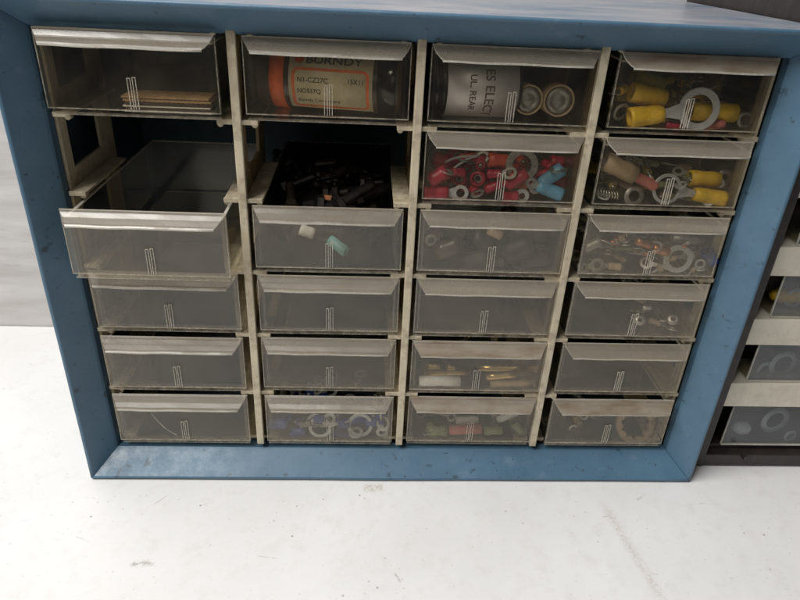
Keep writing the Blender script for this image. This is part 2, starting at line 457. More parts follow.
# one drawer: front, walls (part), pull lip, ribs (sub-parts)
def drawer_mesh(w, h, dep):
    mb = MB(); t = .0014; hw = w / 2
    # front panel (material 0) with rim painted bright (2)
    b = bmesh.new()
    def quad(p, mi):
        f = b.faces.new([b.verts.new(q) for q in p]); f.material_index = mi
    x0, x1, z0, z1 = -hw, hw, .0040, h
    quad([(x0, 0, z0), (x1, 0, z0), (x1, 0, z1), (x0, 0, z1)], 0)
    quad([(x1, t, z0), (x0, t, z0), (x0, t, z1), (x1, t, z1)], 0)
    quad([(x0, 0, z1), (x1, 0, z1), (x1, t, z1), (x0, t, z1)], 2)
    quad([(x0, t, z0), (x1, t, z0), (x1, 0, z0), (x0, 0, z0)], 3)
    quad([(x0, t, z0), (x0, 0, z0), (x0, 0, z1), (x0, t, z1)], 3)
    quad([(x1, 0, z0), (x1, t, z0), (x1, t, z1), (x1, 0, z1)], 3)
    bmesh.ops.remove_doubles(b, verts=b.verts[:], dist=1e-6)
    mb.merge(b, -1)
    # raised border bead round the front, bottom and sides
    mb.box(x0 + .0002, x1 - .0002, -.0007, -.00005, z0 + .0001, z0 + .0008, 3)
    mb.box(x0 + .0002, x0 + .0008, -.0006, -.00005, z0 + .0009, z1 - .0012, 3)
    mb.box(x1 - .0008, x1 - .0002, -.0006, -.00005, z0 + .0009, z1 - .0012, 3)
    # foot strip below the panel, set back, with a thin bright lower edge
    mb.box(x0 + .0015, x1 - .0015, .0046, .0058, .0009, .0038, 1)
    mb.box(x0 + .0010, x1 - .0010, .0014, .0060, .0, .0008, 3)
    # walls
    i = .0030
    xa, xb = -hw + i, hw - i; hz = h - .0055
    mb.box(xa, xa + .0011, .0062, dep, .0009, hz, 1); mb.box(xb - .0011, xb, .0062, dep, .0009, hz, 1)
    mb.box(xa + .0012, xb - .0012, dep - .0012, dep, .0009, hz, 1)
    mb.box(xa + .0012, xb - .0012, .0061, dep - .0013, .0012, .0023, 1)
    mb.box(xa, xa + .0011, .00145, .0061, .0041, hz, 1); mb.box(xb - .0011, xb, .00145, .0061, .0041, hz, 1)
    # rim along the top of the walls
    mb.box(xa - .0004, xa + .0015, .0016, dep + .0004, hz + .0001, hz + .0009, 2)
    mb.box(xb - .0015, xb + .0004, .0016, dep + .0004, hz + .0001, hz + .0009, 2)
    mb.box(xa + .0016, xb - .0016, dep - .0015, dep + .0004, hz + .0001, hz + .0009, 2)
    return mb.mesh('drawer')
def lip_mesh(w, h):
    mb = MB(); hw = w / 2
    # sloping plate: top edge wide at the panel, lower edge narrower, standing proud
    top = [(-hw + .0004, -.0002, h + .0002), (hw - .0004, -.0002, h + .0002)]
    bot = [(-hw + .0064, -.0098, h - .0078), (hw - .0064, -.0098, h - .0078)]
    t = Vector((0, -.0007, .0009))
    b = bmesh.new(); seg = 10; g_, k_ = [], []
    def row(z):
        return
    rows = []
    for f, py, pz in ((0, -.0002, .0002), (.10, -.0016, -.0006), (.14, -.0015, -.0014), (.42, -.0036, -.0042), (.50, -.0046, -.0046), (.80, -.0080, -.0066), (.93, -.0095, -.0070), (1, -.0103, -.0079)):
        wl = -hw + .0004 + .0060 * f
        rows.append([Vector((wl + (-2 * wl) * q / seg, py + .00022 * f * math.sin(q * 1.9), h + pz + .00018 * f * math.sin(q * 1.3 + 1))) for q in range(seg + 1)])
    for sh, flip in ((Vector((0, 0, 0)), 0), (t, 1)):
        vv = [[b.verts.new(p + sh) for p in rw] for rw in rows]
        (g_ if not flip else k_).extend(vv)
        for a, c in zip(vv, vv[1:]):
            for q in range(seg):
                ff = b.faces.new([a[q], a[q + 1], c[q + 1], c[q]]); ff.smooth = False; ff.material_index = 0
    n = len(g_)
    for q in range(seg):
        f = b.faces.new([g_[-1][q], g_[-1][q + 1], k_[-1][q + 1], k_[-1][q]]); f.material_index = 1
        f = b.faces.new([g_[0][q], g_[0][q + 1], k_[0][q + 1], k_[0][q]]); f.material_index = 1
    for a, c in zip(range(n - 1), range(1, n)):
        for q in (0, seg):
            f = b.faces.new([g_[a][q], g_[c][q], k_[c][q], k_[a][q]]); f.material_index = 1
    mb.merge(b, -1)
    lo = rows[-1]
    mb.tube([p + Vector((0, .0001, .0001)) for p in lo], .00062, 8, 1)
    return mb.mesh('pull_lip')
def rib_mesh():
    mb = MB(); t = .00021
    for c_, hh in ((-.0017, .0188), (.0015, .0194)):
        w_ = .0009; z0, z1 = .0052, .0052 + hh
        for sx in (-1, 1):
            x = c_ + sx * w_ + .0005
            mb.box(x - t, x + t, -.0009, -.00008, z0, z1, 0, bev=.00008)
        mb.box(c_ - w_ + .0005 + t * 1.1, c_ + w_ + .0005 - t * 1.1, -.0009, -.00008, z1 - 2 * t, z1 - .00001, 0)
    return mb.mesh('ribs')
DEPTH = .186
me_d = drawer_mesh(DW, DH, DEPTH); me_l = lip_mesh(DW, DH); me_r = rib_mesh()
for m in ('clear', 'side', 'edge', 'bead'): me_d.materials.append(M[m])
for m in ('lip', 'edge'): me_l.materials.append(M[m])
me_d2 = me_d.copy(); me_d2.materials[0] = M['clear_top']
me_d4 = me_d.copy(); me_d4.materials[1] = M['greasy']; me_d4.materials[2] = M['bead']
me_l2 = me_l.copy(); me_l2.materials[0] = M['lip_dirty']
me_r.materials.append(M['ribs'])
DY = {}
DRAW = {}
for c in range(4):
    for r in range(6):
        if r == 1 and c in (0, 1): continue
        y = .0180; z = ROWZ[r]; dx = random.uniform(-.0004, .0004)
        if (c, r) == (0, 2): y, z = -.0035, .1872
        elif (c, r) == (0, 0): y, z = .0110, .2946
        elif (c, r) == (1, 2): y = .0165
        else: y += random.uniform(-.0012, .001)
        lab = None
        if (c, r) == (0, 2): lab = 'empty clear drawer pulled out of the cabinet'
        elif (c, r) == (3, 5): lab = 'clear drawer with a brown-stained lip'
        d = link('drawer', me_d2 if r < 2 else me_d4 if (c, r) == (1, 2) else me_d, None, cab, (COLX[c] + dx - W / 2, y, z), lab)
        d.rotation_euler = (0, 0, random.uniform(-.006, .006))
        d.scale = ((1, .980, 1, .968)[c], 1, 1)
        link('pull_lip', me_l2 if (c, r) in ((3, 5), (2, 4), (2, 5), (3, 0)) else me_l, None, d)
        link('ribs', me_r, None, d)
        DRAW[c, r] = (COLX[c] + dx, y, z)

# ------------------------------------------------------------------ contents
cache = {}
def sleeve_mesh(L, r, mat):
    k = ('s', round(L, 4), round(r, 4), mat)
    if k not in cache:
        mb = MB()
        ri = r * .74
        mb.lathe([(0, ri), (0, r * 1.05), (L * .10, r * 1.04), (L * .42, r), (L * .5, r * .94), (L * .62, r * .98), (L * .85, r * .93), (L, r * .80), (L, ri * .5), (L * .3, ri * .8), (0, ri)], 'X', 20)
        # crimped: squash the middle a little
        for v in mb.bm.verts:
            t = v.co.x / L
            v.co.z *= 1 - .22 * math.exp(-((t - .55) / .22) ** 2)
        me = mb.mesh('sleeve'); me.materials.append(M[mat]); cache[k] = me
    return cache[k]
def tongue_mesh(d, Ro, Ri, nw, th, mat, fork=False):
    """flat lug: neck starts at x=0 and the ring centre sits at x=d"""
    k = ('t', round(d, 4), round(Ro, 4), round(Ri, 4), round(nw, 4), mat, fork)
    if k not in cache:
        mb = MB(); b = bmesh.new(); seg = 36
        a0, a1 = (0, 2 * math.pi) if not fork else (R_(48), R_(312))
        rings = []
        n = seg if not fork else seg - 4
        for j in range(n + (1 if fork else 0)):
            a = a0 + (a1 - a0) * j / n
            cx, cz = math.cos(a), math.sin(a)
            rings.append([b.verts.new((d + cx * R, cz * R, s * th / 2)) for R, s in ((Ro * .97, 1), (Ro, .5), (Ro, -.5), (Ro * .97, -1), (Ri * 1.03, -1), (Ri, -.5), (Ri, .5), (Ri * 1.03, 1))])
        m = len(rings)
        for j in range(m if not fork else m - 1):
            A, C = rings[j], rings[(j + 1) % m]
            for q in range(8): b.faces.new([A[q], A[(q + 1) % 8], C[(q + 1) % 8], C[q]])
        if fork: b.faces.new(rings[0]); b.faces.new(rings[-1])
        mb.merge(b)
        # neck, slightly thinner than the ring so no faces coincide
        x0, x1 = -.004, d - (Ro + Ri) / 2
        b = bmesh.new(); w0, w1 = nw * .55, min(nw * 1.0, Ro * .8)
        vs = []
        for x, w in ((x0, w0), (x0 + (x1 - x0) * .45, w0), (x1, w1)):
            vs.append([b.verts.new((x, s * w, z * th * .42)) for s, z in ((-1, -1), (1, -1), (1, 1), (-1, 1))])
        for A, C in zip(vs, vs[1:]):
            for q in range(4): b.faces.new([A[q], A[(q + 1) % 4], C[(q + 1) % 4], C[q]])
        b.faces.new(vs[0]); b.faces.new(vs[-1]); mb.merge(b)
        # barrel under the sleeve
        mb.lathe([(-.0105, nw * .28), (-.0105, nw * .42), (-.001, nw * .42), (.0005, nw * .25)], 'X', 14)
        me = mb.mesh('tongue'); me.materials.append(M[mat]); cache[k] = me
    return cache[k]
def orient(o, pos, xdir, facing=Vector((0, -1, .25)), roll=0):
    X = xdir.normalized(); Z = (facing - X * facing.dot(X)).normalized(); Y = Z.cross(X)
    m = Matrix((X, Y, Z)).transposed()
    if roll: m = m @ Matrix.Rotation(roll, 3, 'X')
    o.matrix_world = Matrix.Translation(pos) @ m.to_4x4()
def terminal(label, ring, end, y, Ro, Ri, sL, sr, col, metal='dull', y2=None, fork=False, face=(0, -1, .25), grp=None, roll=0, sub=None):
    """ring: pixel of the ring centre; end: pixel of the open end of the sleeve"""
    A = ring if isinstance(ring, Vector) else at(ring[0], ring[1], y)
    B = end if isinstance(end, Vector) else at(end[0], end[1], y if y2 is None else y2)
    L = (A - B).length
    sL = min(sL, max(.002, L - Ri - .0005))
    e = empty('ring_terminal' if not fork else 'fork_terminal', label, 'terminal', (0, 0, 0), grp)
    orient(e, B, A - B, Vector(face), roll)
    link('sleeve', sleeve_mesh(sL, sr, col), None, e)
    link('tongue', tongue_mesh(L - sL, Ro, Ri, sr * .85, max(.0008, Ro * .12), metal, fork), None, e, (sL, 0, 0))
    return e
def butt(label, a, bb, y, r, col, grp=None, y2=None, cat='connector', name='butt_connector', metal=True):
    A, B = at(*a, y), at(*bb, y if y2 is None else y2)
    L = (B - A).length
    e = empty(name, label, cat, (0, 0, 0), grp); orient(e, A, B - A)
    mb = MB(); mb.lathe([(0, r * .72), (0, r), (L * .3, r * 1.02), (L * .5, r * .95), (L * .7, r * 1.02), (L, r), (L, r * .72), (L * .5, r * .6), (0, r * .72)], 'X', 22)
    link('sleeve', mb.mesh('sleeve'), col, e)
    if metal:
        mb = MB(); mb.lathe([(L * .12, r * .4), (L * .12, r * .66), (L * .48, r * .58), (L * .86, r * .66), (L * .86, r * .4), (L * .12, r * .4)], 'X', 16)
        link('barrel', mb.mesh('barrel'), 'tin', e)
    return e
def washer(label, c, y, Ro, Ri, metal='dull', grp=None, name='washer', tilt=0.0):
    e = MB()
    b = e.lathe([(-.0006, Ri), (-.0006, Ro), (.0006, Ro), (.0006, Ri), (-.0006, Ri)], 'Y', 28)
    o = link(name, e.mesh(name), metal); o.location = at(*c, y) if not isinstance(c, Vector) else c
    o.rotation_euler = (R_(-12) + tilt, 0, tilt * .6)
    return tag(o, label, 'washer', grp)
def filler(c, r, n, cols, label, grp, metal='dull', sr=.0026, y0=.03, y1=.12, layers=2, xr=(-.040, .042), ringR=.0042):
    cx, dy, dz = DRAW[c, r]
    for i in range(n):
        lay = i % layers
        a = random.uniform(0, 2 * math.pi)
        yy = random.uniform(y0, y1) + (dy - .018)
        p = Vector((cx + random.uniform(*xr), yy, dz + .0055 + lay * .0062 + random.uniform(0, .001)))
        d = Vector((math.cos(a), math.sin(a) * .7, random.uniform(-.1, .25) * (1 if lay else .2)))
        q = p + d.normalized() * random.uniform(.016, .021)
        q.x = max(cx - .045, min(cx + .045, q.x)); q.y = max(dy + .008, min(dy + .17, q.y)); q.z = max(dz + .005, q.z)
        terminal(label, q, p, 0, ringR, ringR * .55, .0095, sr, random.choice(cols), metal, face=(random.uniform(-.6, .6), -.5, 1), grp=grp, roll=random.uniform(-.4, .4))

# --- column four, top drawer: large yellow terminals
terminal('yellow-sleeved terminal with wide grey ring at the front of the top right drawer', (699, 109), (629, 118), .0265, .0140, .0092, .0225, .0066, 'yellow', 'plate')
butt('yellow sleeve lying just above the lower-left sleeve in the top right drawer', (663, 100), (631, 92), .036, .0068, 'yellow')
butt('dull olive-yellow sleeve topmost in the top right drawer', (661, 87), (633, 77), .045, .0062, 'olive')
butt('horizontal yellow sleeve passing behind the large ring in the top right drawer', (735, 113), (690, 111), .037, .0062, 'yellow')
butt('faded olive sleeve end poking from the left side of the top right drawer', (612, 93), (632, 93), .050, .0055, 'olive')
butt('reddish sleeve low down at the right below the big ring in the top right drawer', (706, 126), (724, 124), .030, .0028, 'pink')
butt('small dark red sleeve below the big ring tongue in the top right drawer', (665, 125), (680, 127), .028, .0022, 'red')
washer('small grey washer at the right end of the top right drawer', (745, 120), .034, .0056, .0036)
washer('thin grey washer leaning at the left end of the top right drawer', (621, 112), .033, .0062, .0042, tilt=.5)
filler(3, 0, 26, ['yellow', 'olive', 'tan'], 'small dusty terminal buried at the back of the top right drawer', 'buried terminals in the top right drawer', sr=.0032, y0=.040, y1=.09, layers=4)
# --- column four, second drawer
terminal('yellow-sleeved terminal with thin ring behind the ribs, rightmost column, second drawer', (667, 189), (724, 199), .0262, .0108, .0084, .0235, .0054, 'yellow', 'plate')
butt('short yellow sleeve lying above the yellow ring terminal in the second right-hand drawer', (689, 178), (718, 180), .036, .0058, 'yellow')
terminal('faded red sleeve with tan end slanting across the second right-hand drawer', (610, 163), (656, 187), .034, .0070, .0030, .0190, .0038, 'pink', 'plate', y2=.028)
butt('tan tapered sleeve at the upper left of the second right-hand drawer', (604, 161), (634, 175), .030, .0064, 'tan')
washer('grey washer low at the left in the second right-hand drawer', (634, 196), .028, .0072, .0040)
washer('grey washer at the far right end of the second right-hand drawer', (724, 178), .040, .0062, .0030)
filler(3, 1, 32, ['tan', 'olive', 'green'], 'grey dusty terminal in the heap of the second right-hand drawer', 'dusty terminals in the second right-hand drawer', metal='plate', sr=.0026, y0=.032, y1=.09, layers=3)
# coil spring
mb = MB(); pts = []
A, B = at(596, 192, .028), at(618, 196, .028)
for k in range(90):
    t = k / 89; a = t * 2 * math.pi * 8
    pts.append(A.lerp(B, t) + Vector((0, math.cos(a) * .0028, math.sin(a) * .0028)))
mb.tube(pts, .0005, 6)
tag(link('coil_spring', mb.mesh('coil_spring'), 'tin'), 'small coil spring low at the left of the second right-hand drawer', 'spring')
# --- column three, second drawer: red and blue terminals
Dn = 'in third column, second drawer'
butt('bright red sleeve at the left edge, middle height, ' + Dn, (430, 181), (447, 171), .027, .0052, 'red')
butt('dark red sleeve behind the others at the upper left ' + Dn, (433, 160), (450, 162), .040, .0055, 'red')
terminal('red ring terminal with broad grey ring at the lower left ' + Dn, (460.5, 193), (424, 193), .0255, .0056, .0030, .0170, .0048, 'red', 'plate')
butt('red sleeve seen end-on, the left one of two, ' + Dn, (459, 179), (462, 178), .032, .0046, 'red', y2=.048)
butt('red sleeve seen end-on, the right one of two, ' + Dn, (477, 179), (484, 176), .030, .0052, 'red', y2=.046)
butt('orange-red sleeve high in the middle ' + Dn, (488, 160), (510, 162), .036, .0050, 'orange_red')
terminal('long red sleeve slanting up to a large grey ring ' + Dn, (522, 165), (505, 187), .0310, .0115, .0066, .0130, .0036, 'red', 'dull', y2=.0265)
butt('red sleeve slanting beside the ribs ' + Dn, (507, 186), (527, 173), .0270, .0040, 'red')
terminal('short red sleeve at the bottom right of the ribs ' + Dn, (522, 196), (503, 197), .0262, .0050, .0022, .0125, .0040, 'red', 'plate')
butt('red sleeve left of the ribs near the bottom ' + Dn, (485, 190), (500, 184), .029, .0032, 'red')
terminal('upper pale blue terminal with bright tinned tip ' + Dn, (535, 188), (562, 169), .0268, .0042, .0016, .0185, .0050, 'cblue', 'tin', y2=.031)
terminal('lower pale blue terminal with bright tinned tip ' + Dn, (531, 183), (561, 195), .0262, .0040, .0016, .0190, .0048, 'cblue', 'tin')
butt('dark red sleeve lying between the two pale blue terminals ' + Dn, (553, 183), (566, 181), .036, .0042, 'red')
butt('dark red sleeve at the upper right ' + Dn, (550, 162), (563, 163), .045, .0048, 'red')
filler(2, 1, 38, ['red', 'red', 'red', 'orange_red'], 'red terminal partly buried in the heap ' + Dn, 'buried red terminals of the third column', metal='dull', sr=.0032, y0=.030, y1=.08, layers=4, ringR=.005)
for k, (pa, pb) in enumerate((((448, 174), (480, 156)), ((445, 166), (478, 152)))):
    mb = MB(); A, B = at(*pa, .033), at(*pb, .042)
    mb.tube([A.lerp(B, t / 8) + Vector((0, 0, .003 * math.sin(t / 8 * 3.1 + k))) for t in range(9)], .0009, 8)
    tag(link('wire', mb.mesh('wire'), 'plate'), ('lower' if k == 0 else 'upper') + ' bare grey wire curving between the red sleeves', 'wire')
# --- column four, third drawer: assorted bare terminals
Dn = 'in rightmost column, third drawer'
terminal('big grey ring terminal right of the ribs ' + Dn, (678, 259), (657, 270), .0258, .0108, .0068, .0040, .0030, 'tan', 'plate')
terminal('small round grey ring low at the left ' + Dn, (597, 265), (620, 267), .0258, .0054, .0026, .0090, .0028, 'tan', 'dull')
terminal('small grey ring right of the big ring ' + Dn, (700, 264), (692, 271), .0262, .0040, .0024, .0025, .0018, 'tan', 'plate')
butt('copper-coloured sleeve above and left of the ribs ' + Dn, (636, 241), (651, 246), .028, .0030, 'copper')
butt('copper-coloured sleeve behind the ribs ' + Dn, (652, 248), (668, 252), .029, .0038, 'copper')
butt('grey metal tube slanting at the upper left ' + Dn, (584, 249), (601, 241), .028, .0038, 'dull')
butt('blue sleeve at the right end ' + Dn, (706, 251), (713, 262), .030, .0048, 'dblue')
butt('long dull tube along the upper right ' + Dn, (672, 238), (703, 242), .036, .0032, 'dull')
filler(3, 2, 34, ['tan', 'green', 'dull', 'tin', 'dblue', 'copper'], 'grey metal terminal in the tangled heap ' + Dn, 'tangled grey terminals of the rightmost column', metal='tin', sr=.0024, y0=.026, y1=.08, layers=4, ringR=.0046)
mb = MB(); A = at(601, 240, .027); B = at(636, 238, .030); Cc = at(612, 244, .027)
mb.tube([A, Cc, Cc.lerp(B, .4) + Vector((0, 0, -.0003)), B], .0005, 6)
tag(link('wire', mb.mesh('wire'), 'tin'), 'thin kinked silver wire at the top ' + Dn, 'wire')
# --- column three, third drawer: dim lumps
Dn = 'in third column, third drawer'
butt('pale tan stub high in the middle ' + Dn, (489, 230), (501, 236), .027, .0034, 'tan')
washer('dull washer cluster piece at the left ' + Dn, (431, 240), .030, .0050, .0026, 'dull', tilt=.3)
for k, (pa, pb, yy, rr_, mt, w_) in enumerate((((436, 252), (462, 243), .034, .0080, 'amber', 'left'), ((462, 262), (489, 256), .036, .0070, 'black', 'middle bottom'), ((472, 236), (494, 246), .042, .0080, 'black', 'upper middle'), ((503, 254), (532, 244), .032, .0090, 'black', 'right of the ribs'), ((520, 262), (548, 259), .034, .0058, 'amber', 'bottom right'), ((440, 232), (465, 229), .046, .0070, 'black', 'upper left'), ((510, 232), (545, 236), .046, .0070, 'amber', 'upper right'))):
    butt('dark thick sleeve at the ' + w_ + ' ' + Dn, pa, pb, yy, rr_, mt, cat='connector')
filler(2, 2, 24, ['amber', 'black', 'black', 'tan', 'amber'], 'dark dusty terminal in the heap ' + Dn, 'dark terminals of the third column', metal='dark_metal', sr=.0046, y0=.030, y1=.09, layers=4, ringR=.006)
# --- column two, third drawer: dark bolts behind, teal tube in front
def bolt(label, p, d, L, r, mat='dark_metal', grp=None, tip=True):
    e = empty('bolt', label, 'bolt', (0, 0, 0), grp); orient(e, p, d, Vector((0, 0, 1)))
    mb = MB(); mb.lathe([(0, 0), (0, r * 1.75), (r * 1.1, r * 1.85), (r * 1.3, r * 1.6), (r * 1.3, 0)], 'X', 6)
    link('head', mb.mesh('head'), mat, e)
    mb = MB(); pr = [(r * 1.32, 0), (r * 1.32, r)]
    n = 12
    for k in range(n):
        t0 = r * 1.5 + (L - r * 1.5) * k / n
        pr += [(t0, r), (t0 + (L - r * 1.5) / n * .5, r * .86)]
    pr += [(L, r * .9), (L + r * .5, r * .55), (L + r * .5, 0)]
    mb.lathe(pr, 'X', 20); link('shank', mb.mesh('shank'), mat, e)
    return e
cx, dy, dz = DRAW[1, 2]
G2 = 'dark bolts heaped in the third drawer of the second column'
def nut(label, p, r, mat):
    mb = MB(); mb.lathe([(0, r * .5), (0, r), (r * .8, r), (r * .8, r * .5), (0, r * .5)], 'Z', 6)
    o = link('nut', mb.mesh('nut'), mat); o.location = p; o.rotation_euler = (.3, .2, random.uniform(0, 3)); return tag(o, label, 'nut')
bolt('shiny domed bolt left of the orange nut in second column, third drawer', at(316, 204, .052), Vector((.9, .2, -.15)), .030, .0042, 'dark_metal')
bolt('bright tipped bolt slanting up right of the orange nut, second column third drawer', at(336, 206, .046), Vector((.75, .55, .30)), .034, .0040, 'dark_metal')
bolt('dark steel bolt behind the bright tipped one in second column, third drawer', at(352, 200, .066), Vector((.8, .5, .12)), .040, .0050, 'dark_metal')
bolt('dull wide-headed bolt standing at the left in second column, third drawer', at(309, 196, .074), Vector((.15, .1, -1)), .016, .0058, 'dark_metal')
nut('orange-brown nut between the dark bolts in the third drawer of the second column', at(327, 201, .062), .0055, 'copper')
for i in range(64):
    p = Vector((cx + random.uniform(-.043, .030), random.uniform(.050, .178), dz + .009 + .0085 * (i % 4)))
    a = random.uniform(-1, 1)
    bolt('dark greasy bolt heaped at the back of second column, third drawer', p, Vector((math.cos(a * 3), math.sin(a * 3) * .5, random.uniform(-.1, .3))), random.uniform(.016, .028), random.uniform(.0028, .0046), 'dark_metal' if i % 3 else 'amber', G2)
butt('pale teal tube leaning on the front of second column, third drawer', (346, 252), (330, 240), .0255, .0040, 'teal', y2=.034, cat='tube', name='plastic_tube', metal=False)
butt('pale beige stub behind the teal tube in second column, third drawer', (300, 229), (314, 234), .036, .0042, 'paper', cat='tube', name='plastic_tube', metal=False)
# --- column four, fourth drawer
Dn = 'in rightmost column, fourth drawer'
washer('bright washer at the right ' + Dn, (673, 319), .032, .0050, .0020, 'tin', tilt=-.6)
washer('bright washer beside the ribs ' + Dn, (640, 320), .030, .0044, .0018, 'tin', tilt=-.5)
butt('silvery tube behind the washers ' + Dn, (642, 308), (652, 307), .034, .0022, 'tin')
filler(3, 3, 7, ['tan', 'dull'], 'dim grey terminal lying at the right ' + Dn, 'dim terminals of the fourth drawer', metal='tin', sr=.0026, y0=.034, layers=1, xr=(0, .04))
# --- column three, fifth drawer: tubes
Dn = 'in third column, fifth drawer'
butt('long white tube with blue ends lying at the left front ' + Dn, (419, 381), (460, 381), .027, .0044, 'white', cat='tube', name='plastic_tube', metal=False)
butt('short brass tube above the white tube ' + Dn, (427, 366), (440, 366), .045, .0030, 'brass', cat='tube', name='brass_tube', metal=False)
butt('shorter brass tube just left of the ribs ' + Dn, (447, 367), (455, 368), .045, .0030, 'brass', cat='tube', name='brass_tube', metal=False)
butt('longest brass tube right of the ribs ' + Dn, (486, 377), (516, 374), .030, .0034, 'brass', cat='tube', name='brass_tube', metal=False)
butt('dull brass tube behind the two short ones at the left ' + Dn, (424, 373), (470, 372), .060, .0036, 'brass', cat='tube', name='brass_tube', metal=False)
butt('brass tube lying at the back right ' + Dn, (478, 368), (525, 368), .055, .0036, 'brass', cat='tube', name='brass_tube', metal=False)
butt('tan tube lying lowest at the right end ' + Dn, (490, 384), (532, 383), .028, .0030, 'tan', cat='tube', name='plastic_tube', metal=False)
filler(2, 4, 6, ['tan', 'brass'], 'tan and brass terminal lying behind the tubes ' + Dn, 'brass terminals of the fifth drawer', metal='dull', sr=.003, y0=.05, layers=1)
# --- column three, bottom drawer
Dn = 'in third column, bottom drawer'
butt('grey-green sleeve at the left ' + Dn, (428, 431), (447, 431), .029, .0046, 'green')
butt('faded red sleeve behind the ribs ' + Dn, (449, 430), (481, 429), .027, .0042, 'pink')
butt('white sleeve above the red one ' + Dn, (456, 421), (478, 420), .038, .0036, 'white')
butt('white sleeve slanting at the upper right ' + Dn, (497, 420), (517, 413), .036, .0032, 'white')
butt('grey-green sleeve leaning at the right ' + Dn, (513, 422), (522, 432), .028, .0040, 'green')
butt('grey-green sleeve right of the red one ' + Dn, (484, 431), (502, 430), .028, .0038, 'green')
filler(2, 5, 8, ['green', 'tan', 'pink'], 'small faded terminal lying under the sleeves ' + Dn, 'faded terminals of the bottom drawer', metal='dull', sr=.003, y0=.034, layers=1)
# --- column two, bottom drawer
Dn = 'in second column, bottom drawer'
butt('blue sleeve at the left front ' + Dn, (269, 423), (287, 423), .027, .0052, 'dblue')
terminal('blue-sleeved ring terminal whose ring overlaps the ribs ' + Dn, (320, 427), (345, 422), .027, .0100, .0070, .006, .0026, 'dblue', 'plate')
terminal('large ring terminal with blue sleeve right of the ribs ' + Dn, (360, 425), (338, 424), .030, .0110, .0080, .0100, .0034, 'dblue', 'plate')
terminal('small ring terminal standing on its ring at the right end ' + Dn, (382, 432), (381, 419), .0262, .0052, .0026, .005, .0028, 'dblue', 'plate')
butt('upper blue sleeve beside the large ring ' + Dn, (343, 423), (368, 419), .038, .0040, 'dblue')
butt('blue sleeve low between the left sleeve and the ring ' + Dn, (290, 432), (306, 431), .030, .0045, 'dblue')
butt('short blue sleeve above the left front sleeve ' + Dn, (272, 415), (292, 417), .036, .0046, 'dblue')
butt('blue sleeve between the two large rings ' + Dn, (333, 432), (350, 434), .034, .0042, 'dblue')
butt('blue sleeve high at the right end ' + Dn, (366, 426), (386, 416), .040, .0044, 'dblue')
filler(1, 5, 26, ['dblue', 'dblue', 'dull'], 'blue terminal partly buried in the heap ' + Dn, 'buried blue terminals of the second column', metal='plate', sr=.0034, y0=.028, y1=.08, layers=3, ringR=.0062)
# --- column four, bottom drawer: toothed ring
Dn = 'in rightmost column, bottom drawer'
mb = MB(); b = bmesh.new(); n = 44; rr = []
for k in range(n):
    a = 2 * math.pi * k / n; Ri = .0140 if k % 4 < 2 else .0120
    rr.append([b.verts.new((R * math.cos(a), y, R * math.sin(a))) for R, y in ((.0178, 0), (.0178, .003), (Ri, .003), (Ri, 0))])
for k in range(n):
    A, C = rr[k], rr[(k + 1) % n]
    for q in range(4): b.faces.new([A[q], A[(q + 1) % 4], C[(q + 1) % 4], C[q]])
mb.merge(b)
o = link('toothed_ring', mb.mesh('toothed_ring'), 'tan'); o.location = at(636, 424, .034); o.rotation_euler = (R_(-24), 0, .1)
tag(o, 'large pale toothed ring leaning against the front ' + Dn, 'gear ring')
washer('dull washer with a bright rim at the left ' + Dn, (573, 428), .032, .0042, .0020, 'tin', tilt=.3)
filler(3, 5, 8, ['tan', 'dull', 'amber'], 'dim brown terminal left of the toothed ring ' + Dn, 'dim terminals of the bottom right drawer', metal='dull', sr=.003, y0=.036, layers=1, xr=(-.04, .0))
# --- column one, bottom drawer: one thin wire
mb = MB(); A, B = at(150, 412, .040), at(177, 435, .024)
mb.tube([A.lerp(B, t / 8) + Vector((0, 0, -.004 * math.sin(t / 8 * 3.14))) for t in range(9)], .0005, 6)
tag(link('wire', mb.mesh('wire'), 'tin'), 'single thin bent wire in the bottom drawer of the leftmost column', 'wire')

# --- column one, top drawer: flat cards
def slab(name, label, a, bb, y0, y1, th, mat, cat):
    A, B = at(*a, y0), at(*bb, y0)
    mb = MB(); L = B.x - A.x
    if name == 'cardboard_strip':
        # corrugated edge
        n = 60; b = bmesh.new()
        top = [((L * k / n), .00045 * math.sin(k * 1.7) + th) for k in range(n + 1)]
        bot = [((L * k / n), .00045 * math.sin(k * 1.7)) for k in range(n + 1)]
        vs = [b.verts.new((x, 0, z)) for x, z in bot + top[::-1]]
        f = b.faces.new(vs); r = bmesh.ops.extrude_face_region(b, geom=[f])
        for e in r['geom']:
            if isinstance(e, bmesh.types.BMVert): e.co.y = y1 - y0
        mb.merge(b)
    else: mb.box(0, L, 0, y1 - y0, 0, th, bev=.0002)
    o = link(name, mb.mesh(name), mat); o.location = A; o.rotation_euler = (0, -math.atan2(B.z - A.z, L), 0)
    return tag(o, label, cat)
c1 = DRAW[0, 0][2]
x0 = .0690
def card(name, label, z, th, mat, cat, x=x0, L=.0540, y0=.0145, y1=.034):
    mb = MB()
    if name == 'cardboard_strip':
        n = 70; b = bmesh.new()
        zz = lambda k: .00018 * math.sin(k * 1.6)
        vs = [b.verts.new((L * k / n, 0, zz(k))) for k in range(n + 1)] + [b.verts.new((L * k / n, 0, th + zz(k))) for k in range(n, -1, -1)]
        f = b.faces.new(vs); r = bmesh.ops.extrude_face_region(b, geom=[f])
        for e in r['geom']:
            if isinstance(e, bmesh.types.BMVert): e.co.y = y1 - y0
        mb.merge(b)
    else: mb.box(0, L, 0, y1 - y0, 0, th, bev=.0002)
    o = link(name, mb.mesh(name), mat); o.location = (x, y0, c1 + z); return tag(o, label, cat)
card('white_card', 'lowest white card in the flat stack of the top left drawer', .0028, .0010, 'paper', 'card')
